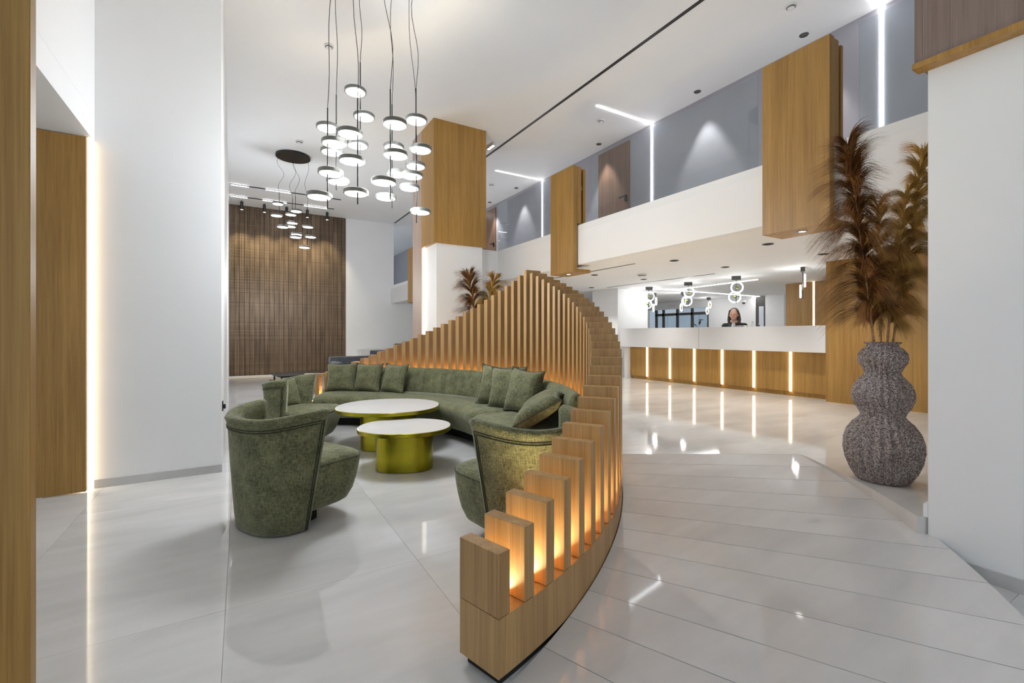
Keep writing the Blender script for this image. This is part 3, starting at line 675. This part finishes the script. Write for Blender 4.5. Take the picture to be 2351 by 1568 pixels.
# lobby light lines crossing under the low ceiling
for (p0, p1, lb) in (((1545, 665), (1738, 641), 'light line rising to the right on the low ceiling behind the pendants'), ((1500, 662), (1742, 680), 'light line falling to the right on the low ceiling behind the pendants'), ((1420, 664), (1560, 663), 'faint light line on the low ceiling left of the pendants')):
    a, b = PX(*p0, SOF), PX(*p1, SOF); d = b - a
    r = root('light_line', ((a.x + b.x) / 2, (a.y + b.y) / 2, SOF), lb, 'light strip', 'lobby light lines', rz=math.atan2(d.y, d.x))
    L_ = d.length / 2; box('profile', -L_, L_, -.035, .035, -.006, -.001, 'plastic', r); box('lit_strip', -L_, L_, -.03, .03, -.012, -.0065, 'ledl', r)
# ================================================================ HANGING OAK PANELS
def hanging(y0, y1, lb, tilt=0):
    b0 = 4.30; r = root('hanging_panel', (b0, (y0 + y1) / 2, 2.17), lb, 'hanging panel', 'oak panels hung on the gallery edge'); h = (y1 - y0) / 2
    box('face', 0, .075, -h, h, 0, 1.61, 'oak', r, bev=.002)
    box('top_box', .0752, .16, -h + .002, h - .002, .735, 1.60, 'oak', r, bev=.002)
    box('back_board', .20, .24, -h + .004, h - .004, .735, 1.58, 'oak', r)
    box('foot_board', .0752, .34, -h, h, 0, .05, 'oak', r, bev=.002)
    box('clip', .161, .199, -h + .02, -h + .07, 1.25, 1.33, 'steel', r)
    lathe('lamp_ring', [(.03, -.001), (.03, -.004), (.042, -.005), (.044, -.001)], 'lampgrey', r, 20, loc=(.14, 0, 0)); lathe('lamp', [(.002, -.003), (.029, -.003), (.029, -.001), (.002, -.001)], 'bulb', r, 16, loc=(.14, 0, 0))
    l = bpy.data.lights.new('bulb', 'SPOT'); l.energy = 35; l.color = (1, .96, .9); l.spot_size = math.radians(100); l.spot_blend = .8; l.shadow_soft_size = .03
    lo = bpy.data.objects.new('bulb', l); C.objects.link(lo); lo.parent = r; lo.location = (.14, 0, -.02)
    return r
hanging(AY(1316, 4.30), AY(1264, 4.30), 'oak panel hanging on the gallery edge above the screen peak')
hanging(AY(1905, 4.30), AY(1750, 4.30), 'largest oak panel hanging on the gallery edge above the vase')
hanging(12.75, 13.35, 'distant narrow oak panel on the gallery edge left of the column')
# ================================================================ RECEPTION DESK
RA0, RA1 = 3.376, AY(1423.5, 7.35)
rd = root('reception_desk', (7.35, (RA0 + RA1) / 2, LOB), 'long reception desk with white top band and lit oak front', 'reception desk')
hl = (RA1 - RA0) / 2; cy = (RA0 + RA1) / 2
sx = AY(1604, 7.35) - cy
box('top_band', 0, .32, -hl + .002, sx - .002, .71, 1.115, 'solid', rd, bev=.003); box('top_band', 0, .32, sx + .002, hl, .71, 1.115, 'solid', rd, bev=.003)
box('work_surface', .3205, .80, -hl + .01, hl - .01, .71, .745, 'solid', rd); box('side_panel', .10, .30, hl - .115, hl - .03, 0, .709, 'solid', rd)
leds = [AY(px, 7.55) - cy for px in (1486, 1538, 1594, 1658, 1731, 1815)]
xs = [hl - .12] + leds + [-hl + .002]
for i in range(7):
    y1 = xs[i] - (0 if i == 0 else .022); y0 = xs[i + 1] + (0 if i == 6 else .022)
    box('panel', .20, .24, y0, y1, .07, .709, 'oak', rd)
for y in leds: box('led_strip', .185, .205, y - .014, y + .014, .075, .70, 'ledw', rd)
box('carcass', .2405, .70, -hl + .01, hl - .12, .07, .709, 'oak', rd)
box('plinth', .23, .70, -hl + .005, hl - .122, 0, .0695, 'oak', rd)
# small things on the desk
q = Vector((7.52, AY(1727, 7.52), LOB + 1.115))
r = root('pump_bottle', q, 'tiny bottle on the reception desk right of the receptionist', 'bottle'); lathe('body', [(.02, 0), (.022, .01), (.022, .05), (.008, .065)], 'plastic', r, 16); lathe('cap', [(.006, .065), (.006, .085), (.003, .09)], 'lampgrey', r, 10)
q = Vector((7.56, AY(1741, 7.56), LOB + 1.115))
r = root('pen_stand', q, 'tiny pen leaning in a holder on the reception desk', 'pen holder'); lathe('holder', [(.018, 0), (.02, .004), (.02, .03), (.006, .034)], 'darkgrey', r, 14); tube('pen', [(0, 0, .03), (.0, -.03, .10)], .004, 'paper', r)
q = Vector((7.53, AY(1700, 7.53), LOB + 1.115))
r = root('open_booklet', q, 'pale open booklet lying on the desk before the receptionist', 'booklet', rz=-.2)
mk('cover', *loft([[(x, -.11, z), (x, .11, z), (x, .11, z + .004), (x, -.11, z + .004)] for x, z in ((-.06, .016), (-.03, .006), (0, .001), (.03, .008), (.06, .02))]), 'paper', r)
# ================================================================ RING PENDANTS
def ring_pendant(px, py, lb, turn, z=None):
    q = PX(px, py, SOF); r = root('ring_pendant', q, lb, 'pendant lamp', 'glowing ring pendants', rz=turn)
    box('canopy', -.075, .075, -.03, .03, -.07, -.001, 'darkgrey', r); tube('rod', [(0, 0, -.5), (0, 0, -.07)], .007, 'darkgrey', r)
    for k, (dx, dy, dz) in enumerate(((.012, -.03, -.21), (-.02, .03, -.38))):
        path = [(dx + .095 * math.cos(2 * PI * t / 28), dy, dz + .095 * math.sin(2 * PI * t / 28)) for t in range(28)]
        g = tube('ring', path, .013, 'ringlit', r, n=8, closed=True)
        V, Fc = lathe_data([(.082, -.002), (.082, .002)], 28); V = [(x + dx, z + dy, y + dz) for x, y, z in V]; mk('glass_disc', V, Fc, 'glass', g)
        V, Fc = lathe_data([(.004, -.02), (.018, -.018), (.02, 0), (.018, .018), (.004, .02)], 14); V = [(x + dx, z + dy, y + dz) for x, y, z in V]; mk('hub', V, Fc, 'brass', g, smooth='all')
    l = bpy.data.lights.new('bulb', 'POINT'); l.energy = 11; l.color = (1, .98, .96); l.shadow_soft_size = .045
    lo = bpy.data.objects.new('bulb', l); C.objects.link(lo); lo.parent = r; lo.location = (0, 0, -.3)
    return r
ring_pendant(1690, 634, 'double ring pendant above the receptionist', ROT - .35)
ring_pendant(1843, 614, 'double ring pendant seen edge on, right above the desk', ROT + 1.0)
ring_pendant(1580, 648, 'double ring pendant with brass hubs, third from the right', ROT - .2)
ring_pendant(1490, 659, 'double ring pendant at the left end of the desk', ROT + .1)
ring_pendant(1503.5, 673, 'ring pendant seen edge on behind the leftmost one', ROT + 1.1)
ring_pendant(1568, 671, 'ring pendant half hidden behind the third one', ROT + .9)
ring_pendant(1627, 683, 'most distant ring pendant before the glass doors', ROT + .8)
r = root('security_camera', (BW - .02, AY(1712, BW), 2.12), 'small white dome camera on the wall right of the receptionist', 'camera')
lathe('mount', [(.05, 0), (.055, .02), (.055, .06)], 'plastic', r, 18, loc=(-.07, 0, 0)); lathe('dome', [(.004, -.05), (.03, -.04), (.045, -.015), (.048, 0)], 'darkgrey', r, 18, loc=(-.07, 0, 0))
# exit sign plate
r = root('exit_sign', (BW - .03, AY(1545, BW), 2.13), 'small pale exit sign box above the glass doors', 'sign'); box('housing', -.02, .02, -.16, .16, 0, .08, 'plastic', r, bev=.004)
# ================================================================ RECEPTIONIST
def person():
    r = root('person', (8.32, AY(1686, 8.32), LOB), 'person in black jacket with dark hair looking down behind the reception desk', 'person', rz=-1.15)
    def blob(c, s, n=14):
        rings = []
        for i in range(1, n):
            t = PI * i / n; rings.append([(c[0] + s[0] * math.sin(t) * math.cos(2 * PI * j / 16), c[1] + s[1] * math.sin(t) * math.sin(2 * PI * j / 16), c[2] - s[2] * math.cos(t)) for j in range(16)])
        return loft(rings)
    def limb(pts, rad): 
        out = [tube_data(pts, rad, 10)]
        for p_, q_ in zip(pts, rad): out.append(blob(p_, (q_, q_, q_), 8))
        return out
    hx = (0, -.055, 1.375)
    parts = [blob(hx, (.075, .092, .112)), blob((0, -.095, 1.315), (.05, .05, .055)), blob((0, -.158, 1.36), (.013, .02, .02)), blob((.078, -.045, 1.365), (.012, .02, .03)), blob((-.078, -.045, 1.365), (.012, .02, .03))]
    parts += limb([(0, .0, 1.16), (0, -.01, 1.24), (0, -.03, 1.31)], [.055, .05, .05])
    parts += limb([(0, .01, .80), (0, .02, .95), (0, .015, 1.10), (0, .01, 1.18)], [.125, .11, .12, .09])
    for s in (-1, 1):
        parts += limb([(s * .06, .01, 1.16), (s * .165, .01, 1.14), (s * .20, -.02, .92), (s * .12, -.24, .93)], [.06, .055, .042, .03])
        w = Vector((s * .12, -.24, .93)); parts += [blob((s * .11, -.285, .928), (.038, .05, .016))]
        for k, (ox, ln) in enumerate(((-.028, .052), (-.01, .062), (.009, .058), (.027, .045))):
            a0 = Vector((s * .11 + ox, -.325, .93)); parts += limb([tuple(a0), tuple(a0 + Vector((0, -ln * .55, -.002))), tuple(a0 + Vector((0, -ln, -.018)))], [.0095, .009, .0075])
        parts += limb([(s * .075, -.265, .928), (s * .058, -.295, .925), (s * .056, -.32, .918)], [.012, .010, .008])
        parts += limb([(s * .075, .01, .80), (s * .085, 0, .44), (s * .085, .02, .07)], [.085, .06, .042]); parts += limb([(s * .085, .03, .04), (s * .09, -.10, .03)], [.042, .03])
    def remeshed(name, parts, mat, vox, parent):
        V, Fc = join_data(parts); o = mk(name, V, Fc, mat, parent, smooth='all')
        m = o.modifiers.new('remesh', 'REMESH'); m.mode = 'VOXEL'; m.voxel_size = vox; m.use_smooth_shade = True
        m = o.modifiers.new('smooth', 'SMOOTH'); m.iterations = 3; m.factor = .5
        return o
    remeshed('body', parts, 'skin', .007, r)
    j = limb([(0, .01, .78), (0, .02, .95), (0, .015, 1.10), (0, .015, 1.175)], [.14, .13, .145, .09])
    for s in (-1, 1): j += limb([(s * .06, .015, 1.16), (s * .165, .015, 1.14), (s * .20, -.015, .92), (s * .135, -.20, .93)], [.075, .072, .058, .046])
    remeshed('jacket', j, 'jacket', .011, r)
    remeshed('shirt', [blob((0, -.075, 1.08), (.055, .075, .13)), blob((0, -.035, 1.19), (.06, .06, .03))], 'shirt', .009, r)
    t = limb([(0, .01, .84), (0, .01, .76)], [.135, .13])
    for s in (-1, 1): t += limb([(s * .075, .01, .78), (s * .085, 0, .44), (s * .085, .02, .10)], [.105, .075, .06])
    remeshed('trousers', t, 'jacket', .012, r)
    h = [blob((0, -.02, 1.41), (.088, .092, .098)), blob((0, .025, 1.34), (.082, .06, .12))]
    for s in (-1, 1): h += limb([(s * .06, -.07, 1.44), (s * .088, -.035, 1.37), (s * .095, -.02, 1.27), (s * .088, -.04, 1.17)], [.03, .022, .03, .018])
    remeshed('hair', h, 'hair', .009, r)
    for s in (-1, 1): mk('eye', *blob((s * .031, -.138, 1.375), (.012, .008, .006), 8), 'eye', r, smooth='all')
    mk('mouth', *blob((0, -.141, 1.318), (.022, .008, .007), 8), 'lips', r, smooth='all')
    return r
person()
# ================================================================ VASES WITH PLUMES
vase_prof = [(.10, .0), (.14, .004), (.15, .02), (.178, .07), (.203, .14), (.214, .21), (.212, .27), (.195, .33), (.165, .38), (.13, .415), (.117, .435), (.125, .46), (.148, .50), (.165, .55), (.166, .59), (.152, .64), (.125, .68), (.1, .71), (.096, .725), (.108, .755), (.128, .79), (.134, .82), (.128, .855), (.105, .885), (.085, .90), (.084, .912), (.098, .922), (.099, .93), (.086, .93), (.074, .92), (.074, .86)]
def vase(loc, label):
    r = root('floor_vase', loc, label, 'vase', 'stone gourd vases')
    V, Fc = lathe_data(vase_prof, 192, 24, .03); mk('body', V, Fc, 'stone', r, smooth='all')
    return r
def plume(base, pts, mat, spread, label, n=620, seed=0, droop=.5, start=.22, lean=0, fluff=1.0, width=.0016):
    """pts: stem points relative to base; strands leave the stem, bow outwards and droop"""
    rnd = random.Random(seed); r = root('pampas_plume', base, label, 'dried plume', 'dried pampas plumes')
    P = [Vector(p) for p in pts]
    def at(t):
        f = t * (len(P) - 1); i = min(int(f), len(P) - 2); u = f - i
        p0 = P[max(i - 1, 0)]; p1 = P[i]; p2 = P[i + 1]; p3 = P[min(i + 2, len(P) - 1)]
        return .5 * ((2 * p1) + (p2 - p0) * u + (2 * p0 - 5 * p1 + 4 * p2 - p3) * u * u + (3 * p1 - p0 - 3 * p2 + p3) * u ** 3)
    path = [at(k / 26) for k in range(27)]
    st = tube('stem', path, [.0085 - .006 * k / 26 for k in range(27)], 'stem', r, n=7)
    for k in range(1, 5):
        q = at(k * .055 + .01); lathe('node', [(.008, -.004), (.0105, -.002), (.0105, .002), (.008, .004)], 'stem', st, 8, loc=q)
    V = []; Fc = []
    ntuft = max(20, n // 120)
    for tf in range(ntuft):
        t0 = start + (.985 - start) * (tf / (ntuft - 1)) ** .9; az = tf * 2.399 + rnd.uniform(-.3, .3) + lean; tip = max(0, t0 - .6) / .4
        base_len = spread * (1.0 - .38 * tip) * rnd.uniform(.85, 1.2); lift = rnd.uniform(.75, 1.05) + .5 * tip; dr0 = droop * rnd.uniform(.7, 1.3) * (1 - .5 * tip)
        for s in range(n // ntuft):
            t = min(.995, max(start * .9, t0 + rnd.gauss(0, .010))); o = at(t); tg = (at(min(1, t + .02)) - at(max(0, t - .02))).normalized()
            a = az + rnd.gauss(0, .10); side = Vector((math.cos(a), math.sin(a), 0)); side = (side - tg * side.dot(tg)).normalized()
            ln = base_len * rnd.uniform(.6, 1.12); up = lift * rnd.uniform(.85, 1.15) * fluff; dr = dr0 * rnd.uniform(.8, 1.2); pr = []
            for k in range(8):
                u = k / 7; pr.append(o + side * ln * (.55 * u + .45 * u * u) + tg * ln * up * (1.2 * u - .45 * u * u) + Vector((0, 0, -1)) * ln * dr * u ** 2.6 + Vector((rnd.gauss(0, .002), rnd.gauss(0, .002), 0)) * u)
            wv = tg.cross(side).normalized(); wv.rotate(Euler((0, 0, rnd.uniform(-1, 1)))); i0 = len(V)
            for k, q in enumerate(pr):
                w = width * (1.25 - u_fade(k / 7)); V.append(q + wv * w); V.append(q - wv * w)
            for k in range(7): Fc.append((i0 + 2 * k, i0 + 2 * k + 1, i0 + 2 * k + 3, i0 + 2 * k + 2))
    f = mk('feathers', V, Fc, mat, r); f['kind'] = 'stuff'; f['label'] = 'fine drooping plume fibres'
    return r
def u_fade(u): return 1.1 * u ** 1.5
VB = PX(2026, 1102, LOB)
vase(VB, 'tall speckled grey gourd shaped vase near the white column at right')
def rel(px, py, dz=0.0):      # stem points of the near plumes, about the vase axis
    z = 3.066 + dz; p = W((px - 1175.5) / 1045 * z, z, 1.22 + (768 - py) * z / 1045); return (p.x - VB.x, p.y - VB.y, p.z - LOB)
plume(VB, [rel(2026, 900, 0), rel(2006, 785, -.02), rel(1996, 700, -.03), rel(1982, 600, -.04), rel(1968, 490, -.05), rel(1958, 410, -.05), rel(1945, 335, -.05)], 'plumeb', .245, 'dark brown leftmost plume in the tall vase', 6500, 1, .7, .24, width=.002)
plume(VB, [rel(2026, 900, 0), rel(2022, 785, .03), rel(2017, 700, .05), rel(2016, 620, .07), rel(2018, 540, .09), rel(2014, 470, .10)], 'plumet', .17, 'short tan plume behind the dark brown one in the tall vase', 3000, 2, .85, .28, width=.002)
plume(VB, [rel(2026, 900, 0), rel(2037, 785, 0), rel(2046, 700, .02), rel(2062, 610, .05), rel(2072, 520, .06), rel(2080, 440, .06)], 'plumet', .16, 'tan plume with thick pale stem in the tall vase', 3600, 3, .95, .30, width=.002)
plume(VB, [rel(2026, 900, 0), rel(2050, 785, .02), rel(2062, 705, .06), rel(2082, 610, .10), rel(2098, 510, .14), rel(2108, 420, .17), rel(2120, 350, .18)], 'plumet', .19, 'golden plume beside the white column in the tall vase', 5200, 4, .75, .24, width=.002)
VB2 = Vector((3.52, 7.02, LOB))
vase(VB2, 'grey gourd vase hidden behind the slatted screen by the oak column')
plume(VB2, [(0, 0, .6), (-.01, .0, .95), (-.05, .02, 1.3), (-.11, .05, 1.65), (-.15, .08, 1.95)], 'plumeb', .36, 'brown left plume behind the slatted screen', 3000, 5, .55, .22, width=.0045)
plume(VB2, [(.02, 0, .6), (.04, -.01, .95), (.10, -.03, 1.3), (.17, -.06, 1.62), (.25, -.09, 1.92)], 'plumet', .34, 'tan right plume behind the slatted screen', 3000, 6, .55, .22, width=.0045)
# ================================================================ FAR LOUNGE FURNITURE
def lounge(loc, rz, w, hb, label):
    r = root('lounge_chair', loc, label, 'armchair', 'charcoal lounge seats', rz=rz)
    box('seat', -w / 2 + .1, w / 2 - .1, -.34, .26, .14, .42, 'charcoal', r, bev=.04, seg=3); box('backrest', -w / 2, w / 2, .26, .42, .10, hb, 'charcoal', r, bev=.035, seg=3)
    for s in (-1, 1):
        box('armrest', s * (w / 2 - .06) - .06, s * (w / 2 - .06) + .06, -.34, .258, .12, hb - .10, 'charcoal', r, bev=.035, seg=3)
        for y in (-.3, .34): box('leg', s * (w / 2 - .08) - .02, s * (w / 2 - .08) + .02, y - .02, y + .02, 0, .12, 'black', r)
    return r
lounge(W(-3.62, 10.75), .12, 1.15, .70, 'charcoal grey lounge seat showing left of the slatted screen')
lounge(W(-3.25, 11.9), -.25, .9, .80, 'charcoal grey lounge seat with rounded back behind the other')
lounge(W(-2.95, 13.6), .3, .8, .95, 'dark high backed seat just peeking over the slats')
r = root('low_cabinet', (BX(862, 15.28), 15.28, 0), 'low white cabinet along the far wall behind the lounge seats', 'cabinet'); box('body', -.5, .5, -.18, .18, .05, .72, 'solid', r); box('top', -.52, .52, -.2, .19, .7205, .75, 'solid', r); box('plinth', -.48, .48, -.15, .17, 0, .05, 'black', r)
bt = root('side_table', W(-4.53, 9.62), 'low black table behind the far green armchair', 'table', rz=.15)
box('top', -.47, .47, -.42, .42, .38, .402, 'black', bt, bev=.008, seg=2); box('frame', -.40, .40, -.34, .34, .35, .379, 'black', bt)
for s in (-1, 1):
    for t in (-1, 1): box('leg', s * .38 - .015, s * .38 + .015, t * .32 - .015, t * .32 + .015, 0, .35, 'black', bt)
r = root('wall_switch', (-.152, 4.95, .52), 'tiny black fitting on the corner of the left white wall', 'switch'); box('plate', .002, .012, -.03, .03, 0, .09, 'black', r, bev=.002); box('knob', .012, .03, -.012, .012, .02, .06, 'black', r, bev=.002)
